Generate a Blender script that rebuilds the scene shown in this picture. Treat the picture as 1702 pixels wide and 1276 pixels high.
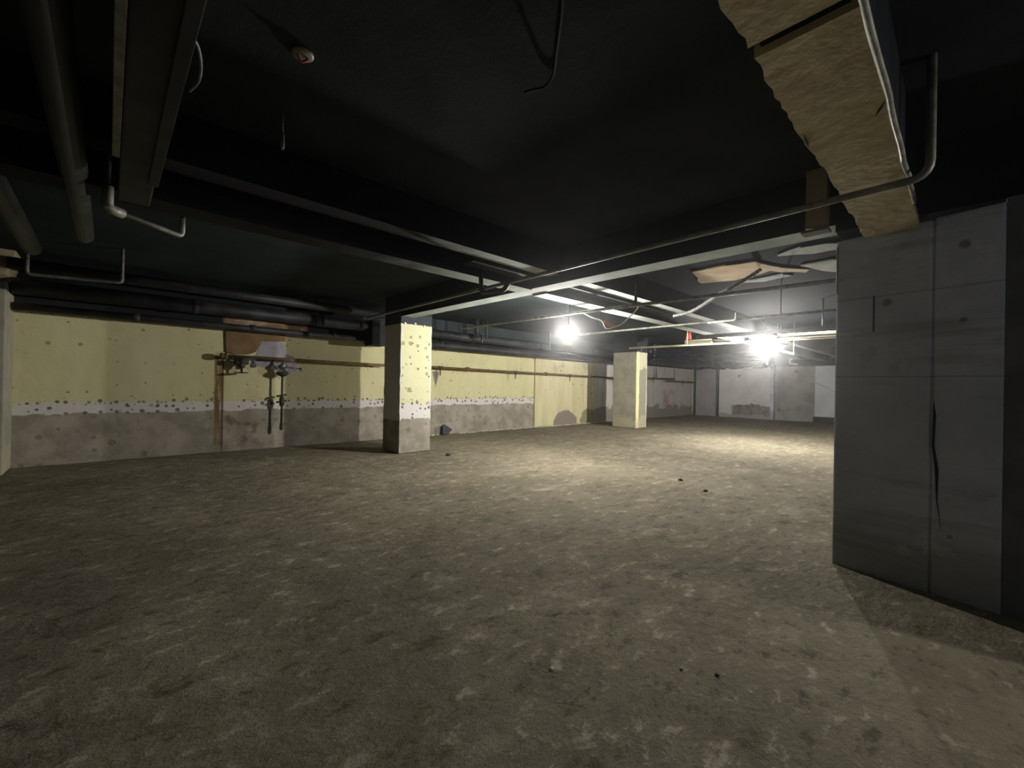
import bpy, bmesh, math, random
from mathutils import Vector, Matrix, noise as mnoise

# ------------------------------------------------------------------ start clean
for o in list(bpy.data.objects):
    bpy.data.objects.remove(o)
S = bpy.context.scene
C = S.collection
RND = random.Random(7)

# ------------------------------------------------------------------ camera, light, exposure
# World axes: X runs along the yellow wall, Y towards it, Z up.  Eye height 1.5 m.
EYE = Vector((0, 0, 1.5))
F_PX, W_PX, H_PX = 709.3, 1702, 1276
YAW, PITCH, ROLL = 0.81323, -0.00257, 0.01847


def cam_axes():
    ca, sa = math.cos(YAW), math.sin(YAW)
    m = Matrix(((sa, -ca, 0), (0, 0, -1), (ca, sa, 0)))
    cp, sp = math.cos(PITCH), math.sin(PITCH)
    p = Matrix(((1, 0, 0), (0, cp, -sp), (0, sp, cp)))
    cr, sr = math.cos(ROLL), math.sin(ROLL)
    q = Matrix(((cr, -sr, 0), (sr, cr, 0), (0, 0, 1)))
    return q @ p @ m


AX = cam_axes()
cam_data = bpy.data.cameras.new('camera')
cam_data.sensor_width = 36.0
cam_data.lens = F_PX * 36.0 / W_PX
cam_data.clip_start = 0.05
cam_data.clip_end = 200
cam = bpy.data.objects.new('camera', cam_data)
C.objects.link(cam)
rot = Matrix((AX[0], -AX[1], -AX[2])).transposed()
cam.matrix_world = Matrix.Translation(EYE) @ rot.to_4x4()
S.camera = cam

BULB = (4800.0, 9800.0)  # radiance of the near and the far bare bulb in view
BULB_R = 0.055
UNSEEN_LIGHT_W = 70.0          # watts; an added fill light behind the camera and a lamp in the alcove to the right
GLOW_HAZE = 0.0032             # thin scatter added to give the bulbs their glow
EXPOSURE = 0.0
world = bpy.data.worlds.new('world')
S.world = world
world.use_nodes = True
world.node_tree.nodes['Background'].inputs[0].default_value = (0.01, 0.011, 0.013, 1)
world.node_tree.nodes['Background'].inputs[1].default_value = 0.2
vs_ = world.node_tree.nodes.new('ShaderNodeVolumeScatter')
vs_.inputs['Density'].default_value = GLOW_HAZE
vs_.inputs['Anisotropy'].default_value = 0.93
world.node_tree.links.new(vs_.outputs[0], world.node_tree.nodes['World Output'].inputs['Volume'])
S.view_settings.view_transform = 'Standard'
S.view_settings.look = 'None'
S.view_settings.gamma = 1.0
S.view_settings.use_curve_mapping = False
S.view_settings.exposure = EXPOSURE
S.cycles.use_denoising = True
S.cycles.sample_clamp_indirect = 6.0
S.cycles.max_bounces = 8
S.cycles.diffuse_bounces = 5

for k, (x, y, z, w) in enumerate(((1.5, -3.4, 2.3, 0.36), (4.40, -3.5, 2.6, 3.8))):  # first is an added fill for the pillar, second the alcove lamp
    ld = bpy.data.lights.new('unseen_light', 'POINT')
    ld.energy = UNSEEN_LIGHT_W * w
    ld.color = (0.88, 0.94, 1.0) if k == 0 else (1.0, 0.97, 0.9)
    ld.shadow_soft_size = 0.25 if k == 0 else 0.06
    lo = bpy.data.objects.new('unseen_light', ld)
    lo.location = (x, y, z)
    C.objects.link(lo)


# ------------------------------------------------------------------ pixel -> point on a plane
def on(px, py, U=None, V=None, Z=None):
    d = AX.transposed() @ Vector(((px - 851) / F_PX, (py - 638) / F_PX, 1.0))
    if U is not None:
        k = U / d.x
    elif V is not None:
        k = V / d.y
    else:
        k = (Z - EYE.z) / d.z
    return EYE + d * k


# ------------------------------------------------------------------ node helpers
def srgb(r, g, b):
    def f(c):
        c /= 255.0
        return c / 12.92 if c <= 0.04045 else ((c + 0.055) / 1.055) ** 2.4
    return (f(r), f(g), f(b), 1.0)


class NT:
    def __init__(self, name):
        self.m = bpy.data.materials.new(name)
        self.m.use_nodes = True
        self.t = self.m.node_tree
        self.t.nodes.clear()
        self.out = self.t.nodes.new('ShaderNodeOutputMaterial')
        self.geo = self.t.nodes.new('ShaderNodeTexCoord').outputs['Object']
        sep = self.t.nodes.new('ShaderNodeSeparateXYZ')
        self.t.links.new(self.geo, sep.inputs[0])
        self.x, self.y, self.z = sep.outputs

    def _in(self, sock, v):
        if isinstance(v, bpy.types.NodeSocket):
            self.t.links.new(v, sock)
        else:
            sock.default_value = v

    def math(self, op, a, b=0.0, clamp=False):
        n = self.t.nodes.new('ShaderNodeMath')
        n.operation = op
        n.use_clamp = clamp
        self._in(n.inputs[0], a)
        self._in(n.inputs[1], b)
        return n.outputs[0]

    def add(self, a, b): return self.math('ADD', a, b)
    def sub(self, a, b): return self.math('SUBTRACT', a, b)
    def mul(self, a, b): return self.math('MULTIPLY', a, b)
    def mx(self, a, b): return self.math('MAXIMUM', a, b)
    def mn(self, a, b): return self.math('MINIMUM', a, b)

    def step(self, v, lo, hi):
        n = self.t.nodes.new('ShaderNodeMapRange')
        n.interpolation_type = 'SMOOTHSTEP'
        self._in(n.inputs[0], v)
        if lo <= hi:
            n.inputs[1].default_value, n.inputs[2].default_value = lo, hi
            n.inputs[3].default_value, n.inputs[4].default_value = 0, 1
        else:
            n.inputs[1].default_value, n.inputs[2].default_value = hi, lo
            n.inputs[3].default_value, n.inputs[4].default_value = 1, 0
        return n.outputs[0]

    def band(self, v, lo, hi, s=0.02):
        return self.mul(self.step(v, lo - s, lo + s), self.step(v, hi + s, hi - s))

    def vec(self, sx=1, sy=1, sz=1, off=(0, 0, 0)):
        n = self.t.nodes.new('ShaderNodeMapping')
        n.inputs['Scale'].default_value = (sx, sy, sz)
        n.inputs['Location'].default_value = off
        self.t.links.new(self.geo, n.inputs['Vector'])
        return n.outputs[0]

    def noise(self, scale=5, detail=4, rough=0.55, vec=None, dist=0.0):
        n = self.t.nodes.new('ShaderNodeTexNoise')
        n.inputs['Scale'].default_value = scale
        n.inputs['Detail'].default_value = detail
        n.inputs['Roughness'].default_value = rough
        n.inputs['Distortion'].default_value = dist
        self.t.links.new(vec or self.geo, n.inputs['Vector'])
        return n.outputs['Fac']

    def voro(self, scale=5, rnd=1.0, vec=None, feature='F1', out='Distance'):
        n = self.t.nodes.new('ShaderNodeTexVoronoi')
        n.feature = feature
        n.inputs['Scale'].default_value = scale
        n.inputs['Randomness'].default_value = rnd
        self.t.links.new(vec or self.geo, n.inputs['Vector'])
        return n.outputs[out]

    def mix(self, f, a, b):
        n = self.t.nodes.new('ShaderNodeMix')
        n.data_type = 'RGBA'
        self._in(n.inputs['Factor'], f)
        self._in(n.inputs['A'], a)
        self._in(n.inputs['B'], b)
        return n.outputs['Result']

    def dots(self, scale, size, keep, plane='xz', off=0.0, soft=0.03):
        """round marks on a flat face: only the share `keep` of the cells holds one"""
        cb = self.t.nodes.new('ShaderNodeCombineXYZ')
        ax = dict(x=self.x, y=self.y, z=self.z)
        self._in(cb.inputs[0], self.add(ax[plane[0]], off))
        self._in(cb.inputs[1], self.add(ax[plane[1]], off * 1.7))
        n = self.t.nodes.new('ShaderNodeTexVoronoi')
        n.voronoi_dimensions = '2D'
        n.inputs['Scale'].default_value = scale
        self.t.links.new(cb.outputs[0], n.inputs['Vector'])
        sp = self.t.nodes.new('ShaderNodeSeparateColor')
        self.t.links.new(n.outputs['Color'], sp.inputs[0])
        sz = self.mul(self.add(sp.outputs[1], 0.35), size)
        wob = self.mul(self.sub(self.noise(9, 3, 0.6), 0.5), size * 0.9)
        d = self.step(self.sub(self.add(n.outputs['Distance'], wob), sz), soft, -soft)
        return self.mul(d, self.step(sp.outputs[0], keep + 0.01, keep - 0.01))

    def finish(self, col, rough=0.85, bump=None, bstr=0.3, bdist=0.02, metal=0.0, spec=0.3):
        b = self.t.nodes.new('ShaderNodeBsdfPrincipled')
        self._in(b.inputs['Base Color'], col)
        self._in(b.inputs['Roughness'], rough)
        b.inputs['Metallic'].default_value = metal
        b.inputs['Specular IOR Level'].default_value = spec
        if bump is not None:
            n = self.t.nodes.new('ShaderNodeBump')
            n.inputs['Strength'].default_value = bstr
            n.inputs['Distance'].default_value = bdist
            self._in(n.inputs['Height'], bump)
            self.t.links.new(n.outputs[0], b.inputs['Normal'])
        self.t.links.new(b.outputs[0], self.out.inputs[0])
        return self.m


def simple(name, c1, c2, scale=6, rough=0.7, metal=0.0, bump=0.25, bd=0.01, spec=0.3, lo=0.35, hi=0.65):
    t = NT(name)
    n = t.noise(scale, 5, 0.6)
    return t.finish(t.mix(t.step(n, lo, hi), c1, c2), rough, n, bump, bd, metal, spec)


# ------------------------------------------------------------------ materials
def mat_floor():
    t = NT('rough_concrete_floor')
    big = t.noise(0.5, 4, 0.6)
    mid = t.noise(1.7, 8, 0.68, vec=t.vec(0.8, 1.35, 1))
    rub = t.noise(5.5, 8, 0.72, vec=t.vec(0.8, 1.3, 1, (3, 7, 0)))
    fine = t.noise(19, 6, 0.7)
    c = t.mix(t.step(big, 0.32, 0.68), srgb(120, 113, 96), srgb(139, 131, 111))
    c = t.mix(t.mul(t.step(mid, 0.52, 0.72), 0.6), c, srgb(170, 160, 142))
    c = t.mix(t.mul(t.step(mid, 0.48, 0.30), 0.7), c, srgb(100, 92, 79))
    c = t.mix(t.mul(t.step(t.noise(0.9, 4, 0.6, vec=t.vec(1, 1, 1, (9, 4, 0))), 0.52, 0.72), 0.35), c, srgb(108, 108, 88))
    c = t.mix(t.mul(t.step(t.noise(1.2, 4, 0.6, vec=t.vec(1, 1, 1, (2, 8, 0))), 0.56, 0.75), 0.25), c, srgb(128, 108, 92))
    c = t.mix(t.mul(t.step(rub, 0.55, 0.66), 0.55), c, srgb(200, 190, 170))
    c = t.mix(t.mul(t.step(rub, 0.46, 0.35), 0.65), c, srgb(72, 65, 55))
    c = t.mix(t.mul(t.step(fine, 0.58, 0.7), 0.25), c, srgb(200, 190, 170))
    c = t.mix(t.mul(t.step(fine, 0.42, 0.3), 0.3), c, srgb(70, 64, 54))
    # an old dark track across the near floor
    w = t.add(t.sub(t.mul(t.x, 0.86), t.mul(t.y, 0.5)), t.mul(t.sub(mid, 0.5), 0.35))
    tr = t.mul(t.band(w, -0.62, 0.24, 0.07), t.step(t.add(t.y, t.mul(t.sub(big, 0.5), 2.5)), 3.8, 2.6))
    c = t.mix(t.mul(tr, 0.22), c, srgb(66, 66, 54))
    shade_band = t.mul(t.band(w, -2.9, -1.75, 0.15), t.step(t.y, 6.5, 4.5))  # dim light at the left, painted into the floor colour
    c = t.mix(t.mul(shade_band, 0.25), c, srgb(70, 66, 58))
    h = t.add(mid, t.add(t.mul(rub, 0.8), t.mul(fine, 0.2)))
    return t.finish(c, 0.93, h, 0.75, 0.08, spec=0.15)


YEL = srgb(211, 206, 164)
YEL2 = srgb(198, 191, 147)
WHT = srgb(208, 204, 199)
GRY = srgb(166, 158, 145)
GRY2 = srgb(136, 129, 117)


def zone_bands(t, coord, z_white, z_grey, upper=YEL, upper2=YEL2):
    """yellow over a torn white strip over bare render"""
    edge = t.noise(3.0, 5, 0.6)
    fine = t.noise(17, 4, 0.6)
    wob = t.add(t.mul(t.sub(edge, 0.5), 0.16), t.mul(t.sub(fine, 0.5), 0.05))
    streak = t.noise(1.0, 6, 0.65, vec=t.vec(2.2, 2.2, 0.7))
    up = t.mix(t.step(streak, 0.3, 0.75), upper, upper2)
    up = t.mix(t.mul(t.step(t.noise(0.8, 4, 0.6), 0.5, 0.75), 0.35), up, srgb(176, 168, 128))
    gr = t.mix(t.step(t.noise(2.6, 6, 0.65), 0.35, 0.66), GRY, GRY2)
    gr = t.mix(t.mul(t.step(fine, 0.55, 0.75), 0.3), gr, srgb(178, 170, 156))
    zz = t.add(t.z, wob)
    c = t.mix(t.step(zz, z_grey - 0.012, z_grey + 0.012), gr, WHT)
    zz2 = t.add(t.z, t.mul(t.sub(fine, 0.5), 0.10))
    c = t.mix(t.step(zz2, z_white - 0.012, z_white + 0.012), c, up)
    # the chipped holes along the strip
    near = t.band(t.z, z_grey - 0.02, z_white + 0.08, 0.05)
    c = t.mix(t.mul(t.dots(9, 0.26, 0.5), t.mul(near, 0.85)), c, srgb(80, 74, 64))
    top = t.band(t.z, z_white - 0.03, z_white + 0.03, 0.02)
    c = t.mix(t.mul(t.dots(15, 0.34, 0.6), t.mul(top, 0.75)), c, srgb(104, 96, 72))
    low = t.mul(t.dots(4.5, 0.2, 0.2, 'xz', 5.3), t.step(t.z, z_grey, z_grey - 0.1))
    c = t.mix(t.mul(low, 0.55), c, srgb(100, 92, 80))
    return c, fine, streak


def mat_wall_left():
    t = NT('yellow_basement_wall_paint')
    c, fine, streak = zone_bands(t, t.x, 1.05, 0.86)
    # sparse pock marks higher up
    c = t.mix(t.mul(t.dots(2.4, 0.06, 0.34), t.mul(t.step(t.z, 1.0, 1.1), 0.7)), c, srgb(124, 116, 84))
    c = t.mix(t.mul(t.dots(4.8, 0.08, 0.26, 'xz', 2.2), t.mul(t.step(t.z, 1.0, 1.1), 0.7)), c, srgb(104, 96, 72))
    # rust run beside the pipe end
    rn = t.noise(2, 4, 0.6, vec=t.vec(14, 1, 1.2))
    rust = t.mul(t.band(t.x, 1.60, 1.75, 0.02), t.band(t.z, 0.15, 2.02, 0.12))
    c = t.mix(t.mul(rust, t.step(rn, 0.25, 0.6)), c, srgb(116, 92, 58))
    rust2 = t.mul(t.band(t.x, 1.73, 1.765, 0.012), t.band(t.z, 0.0, 2.02, 0.1))
    c = t.mix(t.mul(rust2, 0.8), c, srgb(70, 48, 26))
    stain = t.mul(t.mul(t.band(t.x, 1.5, 2.9, 0.25), t.band(t.z, 0.1, 0.85, 0.15)), t.step(t.noise(4.5, 4, 0.6), 0.5, 0.66))
    c = t.mix(t.mul(stain, 0.7), c, srgb(92, 82, 58))
    # a grey gouge right of the first column
    gx = t.math('ABSOLUTE', t.sub(t.x, 7.02))
    gouge = t.mul(t.step(t.add(gx, t.mul(t.sub(1.92, t.z), 0.28)), 0.16, 0.13), t.band(t.z, 1.45, 1.86, 0.02))
    c = t.mix(gouge, c, srgb(128, 120, 112))
    # beyond the proud panel: bare white plaster over grey, jagged, with one red smear
    jag = t.noise(1.4, 5, 0.7)
    zz = t.add(t.z, t.mul(t.sub(jag, 0.5), -1.5))
    far = t.mix(t.step(zz, 0.55, 0.6), srgb(150, 143, 134), srgb(206, 201, 194))
    far = t.mix(t.mul(t.step(t.noise(1.3, 4, 0.6, vec=t.vec(3, 3, 0.7)), 0.5, 0.7), 0.4), far, srgb(150, 146, 136))
    red = t.mul(t.band(t.x, 20.9, 22.2, 0.2), t.band(t.z, 0.35, 1.35, 0.15))
    far = t.mix(t.mul(t.mul(red, 0.75), t.step(t.noise(1.6, 5, 0.7), 0.40, 0.6)), far, srgb(180, 132, 126))
    drip = t.mul(t.step(t.noise(1.0, 2, 0.5, vec=t.vec(4.5, 1, 0.25)), 0.58, 0.64), t.band(t.z, 1.95, 2.5, 0.08))
    far = t.mix(t.mul(drip, t.mul(t.step(t.x, 18.4, 18.6), 0.75)), far, srgb(84, 78, 74))
    c = t.mix(t.step(t.x, 14.80, 14.86), c, far)
    # sprayed black above the pipes
    z3 = t.add(t.z, t.mul(t.sub(fine, 0.5), 0.12))
    c = t.mix(t.step(z3, 2.56, 2.60), c, t.mix(t.step(t.x, 4.6, 5.2), srgb(34, 36, 38), t.mix(t.step(t.noise(0.9, 4), 0.35, 0.65), srgb(60, 71, 72), srgb(50, 58, 60))))
    # old brown render left bare behind the pipes
    bare = t.mul(t.band(t.x, 1.75, 3.4, 0.05), t.band(z3, 2.60, 2.92, 0.03))
    c = t.mix(bare, c, t.mix(t.step(t.noise(3, 4), 0.45, 0.6), srgb(140, 112, 88), srgb(170, 156, 138)))
    return t.finish(c, 0.88, t.add(t.mul(fine, 0.5), t.noise(4, 5, 0.6)), 0.35, 0.02, spec=0.2)


def mat_panel():
    t = NT('pale_yellow_render_panel')
    st = t.noise(1.0, 5, 0.6, vec=t.vec(4, 4, 0.6))
    c = t.mix(t.step(st, 0.35, 0.68), srgb(214, 205, 166), srgb(198, 189, 150))
    c = t.mix(t.mul(t.step(t.noise(1.5, 4, 0.6), 0.52, 0.7), t.mul(t.step(t.z, 1.5, 2.4), 0.6)), c, srgb(150, 144, 120))
    jag = t.noise(3, 5, 0.65)
    # worn arcs at its foot
    dx = t.sub(t.x, 12.95)
    dz = t.mul(t.z, 1.25)
    r = t.math('SQRT', t.add(t.mul(dx, dx), t.mul(dz, dz)))
    c = t.mix(t.step(t.add(r, t.mul(t.sub(jag, 0.5), 0.35)), 0.74, 0.69), c, srgb(140, 130, 118))
    dx2 = t.sub(t.x, 14.45)
    r2 = t.math('SQRT', t.add(t.mul(dx2, dx2), t.mul(t.z, t.z)))
    c = t.mix(t.mul(t.step(t.add(r2, t.mul(t.sub(jag, 0.5), 0.5)), 0.62, 0.55), 0.85), c, srgb(132, 128, 98))
    c = t.mix(t.mul(t.dots(2.4, 0.09, 0.4), 0.6), c, srgb(120, 108, 78))
    return t.finish(c, 0.9, jag, 0.3, 0.02, spec=0.2)


def mat_wall_back():
    t = NT('white_plaster_far_wall')
    jag = t.noise(0.9, 5, 0.7, vec=t.vec(1, 1, 1.3))
    fine = t.noise(14, 4, 0.6)
    c = t.mix(t.step(t.noise(1.6, 4, 0.6), 0.35, 0.7), srgb(214, 212, 209), srgb(198, 195, 191))
    zz = t.add(t.z, t.mul(t.sub(jag, 0.5), 0.7))
    low = t.mul(t.step(zz, 0.72, 0.68), t.step(t.add(t.y, t.mul(t.sub(fine, 0.5), .3)), 8.6, 8.5))
    c = t.mix(low, c, t.mix(t.step(t.noise(3.5, 4, 0.6), 0.4, 0.6), srgb(104, 96, 90), srgb(136, 128, 120)))
    c = t.mix(t.mul(t.step(t.add(t.z, t.mul(t.sub(jag, 0.5), 0.5)), 0.17, 0.13), 0.9), c, srgb(160, 154, 142))
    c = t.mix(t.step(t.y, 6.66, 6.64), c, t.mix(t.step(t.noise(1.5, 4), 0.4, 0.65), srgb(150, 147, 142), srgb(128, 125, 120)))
    c = t.mix(t.mul(t.dots(1.1, 0.08, 0.3, 'yz'), 0.7), c, srgb(70, 66, 60))
    z3 = t.add(t.z, t.mul(t.sub(fine, 0.5), 0.15))
    c = t.mix(t.step(z3, 2.66, 2.70), c, srgb(44, 44, 48))
    return t.finish(c, 0.9, t.add(jag, t.mul(fine, 0.4)), 0.3, 0.02, spec=0.2)


def mat_ceiling():
    t = NT('black_sprayed_slab')
    n = t.noise(1.2, 5, 0.6)
    f = t.noise(22, 4, 0.6)
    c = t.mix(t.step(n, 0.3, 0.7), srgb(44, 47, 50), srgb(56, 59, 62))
    c = t.mix(t.step(t.x, 4.8, 7.5), c, srgb(15, 17, 22))  # colour darkened around the far bulb to cut its lit patch
    teal = t.mix(t.step(n, 0.3, 0.7), srgb(48, 56, 57), srgb(58, 67, 67))
    c = t.mix(t.mul(t.step(t.y, 4.6, 4.7), t.step(t.x, 24, 2)), c, teal)
    return t.finish(c, 0.95, f, 0.25, 0.01, spec=0.03)


def mat_col1():
    t = NT('yellow_column_paint')
    c, fine, streak = zone_bands(t, t.x, 1.06, 0.74, srgb(208, 206, 170), srgb(202, 199, 160))
    # chipped anchor holes, larger than on the wall
    front = t.step(t.y, 8.25, 8.24)
    c = t.mix(t.mul(t.dots(4.8, 0.2, 0.36, 'xz', 0.3), t.mul(front, t.mul(t.band(t.z, 1.05, 2.6, 0.1), 0.75))), c, srgb(138, 130, 96))
    c = t.mix(t.mul(t.dots(7, 0.16, 0.2, 'xz', 1.1), t.mul(front, t.mul(t.band(t.z, 1.05, 2.6, 0.1), 0.8))), c, srgb(96, 90, 66))
    # torn corners down to white
    ex = t.mn(t.math('ABSOLUTE', t.sub(t.x, 4.5)), t.math('ABSOLUTE', t.sub(t.x, 5.27)))
    e = t.add(ex, t.mul(t.sub(t.noise(4, 4, 0.65), 0.5), 0.09))
    c = t.mix(t.mul(t.step(e, 0.035, 0.02), t.band(t.z, 0.7, 2.76, 0.03)), c, srgb(216, 213, 205))
    # painted over dark above the collar line
    z3 = t.add(t.z, t.mul(t.sub(fine, 0.5), 0.05))
    c = t.mix(t.step(z3, 2.765, 2.78), c, srgb(60, 64, 69))
    c = t.mix(t.step(t.z, 2.985, 2.995), c, srgb(42, 46, 48))
    low = t.mul(t.step(t.x, 4.515, 4.505), 0.0)
    return t.finish(c, 0.87, t.add(fine, t.noise(5, 5, 0.6)), 0.3, 0.02, spec=0.2)


def mat_col2():
    t = NT('worn_olive_column_render')
    n = t.noise(2.2, 5, 0.65)
    g = t.mix(t.step(n, 0.35, 0.66), srgb(170, 166, 148), srgb(150, 147, 132))
    g = t.mix(t.mul(t.step(t.noise(1.4, 4, 0.6), 0.55, 0.7), 0.6), g, srgb(150, 152, 142))
    jag = t.noise(2.4, 5, 0.65)
    xe = t.add(t.x, t.mul(t.sub(jag, 0.5), 0.12))
    strip = t.mul(t.step(xe, 14.21, 14.19), t.step(t.y, 8.24, 8.22))
    g = t.mix(t.mul(t.step(t.y, 8.24, 8.22), 0.65), g, srgb(136, 132, 112))
    c = t.mix(strip, g, srgb(226, 218, 170))
    right = t.mul(t.step(xe, 14.69, 14.71), t.step(t.y, 8.24, 8.22))
    c = t.mix(right, c, srgb(220, 216, 204))
    zz = t.add(t.z, t.mul(t.sub(jag, 0.5), 1.0))
    top = t.mul(t.step(zz, 2.15, 2.2), t.mul(t.step(t.y, 8.24, 8.22), t.step(t.x, 14.2, 14.22)))
    c = t.mix(t.mul(top, 0.8), c, srgb(205, 200, 172))
    c = t.mix(t.mul(t.step(zz, 0.42, 0.36), 0.6), c, srgb(186, 178, 150))
    c = t.mix(t.step(t.z, 2.79, 2.81), c, srgb(42, 46, 48))
    return t.finish(c, 0.88, n, 0.35, 0.02, spec=0.2)


def mat_pillar():
    t = NT('grey_board_marked_concrete')
    n = t.noise(1.6, 6, 0.62)
    hz = t.noise(1.0, 4, 0.6, vec=t.vec(1, 0.6, 7))
    f = t.noise(28, 4, 0.6)
    c = t.mix(t.step(n, 0.3, 0.7), srgb(202, 207, 218), srgb(180, 185, 196))
    c = t.mix(t.mul(t.step(hz, 0.5, 0.68), 0.55), c, srgb(152, 152, 154))
    c = t.mix(t.mul(t.step(t.add(t.z, t.mul(t.sub(n, 0.5), 0.6)), 0.55, 0.15), 0.65), c, srgb(140, 138, 128))
    c = t.mix(t.mul(t.dots(2.6, 0.07, 0.35, 'yz'), 0.7), c, srgb(90, 90, 90))
    sm = t.noise(2.8, 6, 0.7)
    c = t.mix(t.mul(t.step(sm, 0.54, 0.7), 0.5), c, srgb(140, 141, 146))
    c = t.mix(t.mul(t.step(sm, 0.42, 0.3), 0.4), c, srgb(222, 222, 224))
    # joint lines of the boards
    for zz in (1.62, 2.28):
        c = t.mix(t.mul(t.band(t.add(t.z, t.mul(t.sub(n, 0.5), 0.02)), zz, zz + 0.008, 0.006), 0.5), c, srgb(84, 84, 84))
    return t.finish(c, 0.9, t.add(t.mul(hz, 0.8), t.mul(f, 0.25)), 0.4, 0.02, spec=0.2)


def mat_beam_plaster():
    t = NT('olive_old_plaster_soffit')
    n = t.noise(2.0, 5, 0.62)
    c = t.mix(t.step(n, 0.35, 0.68), srgb(196, 184, 150), srgb(176, 162, 132))
    c = t.mix(t.mul(t.step(t.noise(3.2, 4, 0.6), 0.55, 0.7), 0.5), c, srgb(186, 158, 132))
    return t.finish(c, 0.9, t.noise(9, 5), 0.35, 0.02, spec=0.2)


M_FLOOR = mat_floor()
M_WALL = mat_wall_left()
M_PANEL = mat_panel()
M_BACK = mat_wall_back()
M_CEIL = mat_ceiling()
M_COL1 = mat_col1()
M_COL2 = mat_col2()
M_PILLAR = mat_pillar()
M_SOFFIT = mat_beam_plaster()
M_BLACKWALL = simple('dark_unpainted_wall', srgb(70, 70, 70), srgb(58, 58, 59), 2.0, 0.92, bump=0.3)
M_BEAMDARK = simple('dark_beam_side_paint', srgb(30, 32, 39), srgb(38, 41, 48), 2.0, 0.9, spec=0.08)


def mat_strip():
    t = NT('pale_grey_beam_soffit')
    n = t.noise(2.4, 5, 0.6)
    c = t.mix(t.step(n, 0.35, 0.65), srgb(180, 186, 180), srgb(154, 162, 156))
    # soffits go near black towards this end of the room
    e = t.add(t.x, t.mul(t.sub(t.noise(1.5, 4, 0.65), 0.5), 1.6))
    c = t.mix(t.step(e, 3.5, 2.1), c, srgb(32, 33, 34))
    return t.finish(c, 0.85, n, 0.25, 0.01, spec=0.25)


M_STRIP = mat_strip()
M_TEAL = simple('teal_grey_beam_paint', srgb(52, 60, 61), srgb(44, 51, 53), 1.6, 0.85)
M_BLKPIPE = simple('black_painted_pipe', srgb(32, 33, 36), srgb(56, 56, 57), 3.5, 0.55, bump=0.4, spec=0.4)
M_BLKPAINT = simple('flat_black_paint', srgb(30, 31, 33), srgb(42, 43, 45), 5, 0.8)
M_PLASTICBLK = simple('black_plastic_sheet', srgb(24, 24, 32), srgb(38, 38, 48), 5, 0.34, bump=0.6, bd=0.03, spec=0.5)
M_RUST = simple('brown_rusted_pipe', srgb(124, 100, 62), srgb(98, 76, 46), 9, 0.75)
M_GALV = simple('dull_galvanised_pipe', srgb(150, 150, 138), srgb(112, 112, 104), 8, 0.5, metal=0.3)
M_CREAM = simple('cream_enamelled_channel', srgb(226, 222, 192), srgb(206, 202, 172), 4, 0.55)
M_WHITE = simple('white_plastic', srgb(220, 220, 216), srgb(200, 200, 198), 6, 0.5)
M_RED = simple('faded_red_plastic', srgb(190, 96, 88), srgb(170, 74, 70), 6, 0.6)
M_BROWN = simple('brown_bare_render_board', srgb(132, 106, 76), srgb(112, 92, 62), 3, 0.85)
M_LAV = simple('lavender_grey_filler', srgb(160, 156, 164), srgb(146, 142, 150), 5, 0.85)
M_TAN = simple('tan_peeled_ceiling', srgb(168, 146, 112), srgb(144, 124, 94), 2.4, 0.9)
M_PEELGREY = simple('grey_peeled_ceiling', srgb(134, 134, 126), srgb(112, 112, 106), 3, 0.9)
M_DOOR = simple('grey_board_panel', srgb(158, 153, 151), srgb(144, 139, 137), 1.3, 0.85)
M_DOORW = simple('white_board_panel', srgb(200, 202, 206), srgb(188, 190, 194), 1.3, 0.8)
M_STONE = simple('dark_stone', srgb(70, 64, 56), srgb(48, 44, 38), 20, 0.9)
M_CRUMB = simple('pale_mortar_crumbs', srgb(206, 200, 182), srgb(160, 152, 136), 10, 0.92)
M_SLATE = simple('dark_slate_grey_plastic', srgb(70, 76, 80), srgb(54, 60, 64), 8, 0.6)
M_WIRE = simple('white_flex', srgb(226, 220, 210), srgb(205, 198, 190), 12, 0.55)
M_HOSE = simple('grey_corrugated_hose', srgb(132, 132, 132), srgb(100, 100, 102), 25, 0.6)
M_VALVE = simple('dark_iron_valve', srgb(52, 50, 46), srgb(74, 70, 60), 9, 0.55, metal=0.3)
M_BRASS = simple('tarnished_drop_pipe', srgb(74, 70, 48), srgb(58, 54, 38), 8, 0.6)


def mat_bag():
    t = NT('clear_crinkled_plastic')
    n = t.noise(14, 4, 0.6)
    tr = t.t.nodes.new('ShaderNodeBsdfTransparent')
    gl = t.t.nodes.new('ShaderNodeBsdfGlossy')
    gl.inputs['Roughness'].default_value = 0.12
    gl.inputs['Color'].default_value = (0.9, 0.9, 0.92, 1)
    di = t.t.nodes.new('ShaderNodeBsdfDiffuse')
    di.inputs['Color'].default_value = (0.5, 0.5, 0.52, 1)
    bp = t.t.nodes.new('ShaderNodeBump')
    bp.inputs['Strength'].default_value = 0.8
    bp.inputs['Distance'].default_value = 0.03
    t.t.links.new(n, bp.inputs['Height'])
    t.t.links.new(bp.outputs[0], gl.inputs['Normal'])
    a = t.t.nodes.new('ShaderNodeMixShader')
    a.inputs[0].default_value = 0.25
    t.t.links.new(di.outputs[0], a.inputs[1])
    t.t.links.new(gl.outputs[0], a.inputs[2])
    m = t.t.nodes.new('ShaderNodeMixShader')
    t._in(m.inputs[0], t.add(t.mul(t.step(n, 0.45, 0.7), 0.28), 0.07))
    t.t.links.new(tr.outputs[0], m.inputs[1])
    t.t.links.new(a.outputs[0], m.inputs[2])
    t.t.links.new(m.outputs[0], t.out.inputs[0])
    return t.m


M_BAG = mat_bag()


def mat_bulb(power):
    t = NT('lit_bulb_glass')
    e = t.t.nodes.new('ShaderNodeEmission')
    e.inputs['Color'].default_value = (1.0, 0.965, 0.90, 1)
    e.inputs['Strength'].default_value = power
    t.t.links.new(e.outputs[0], t.out.inputs[0])
    return t.m


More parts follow.
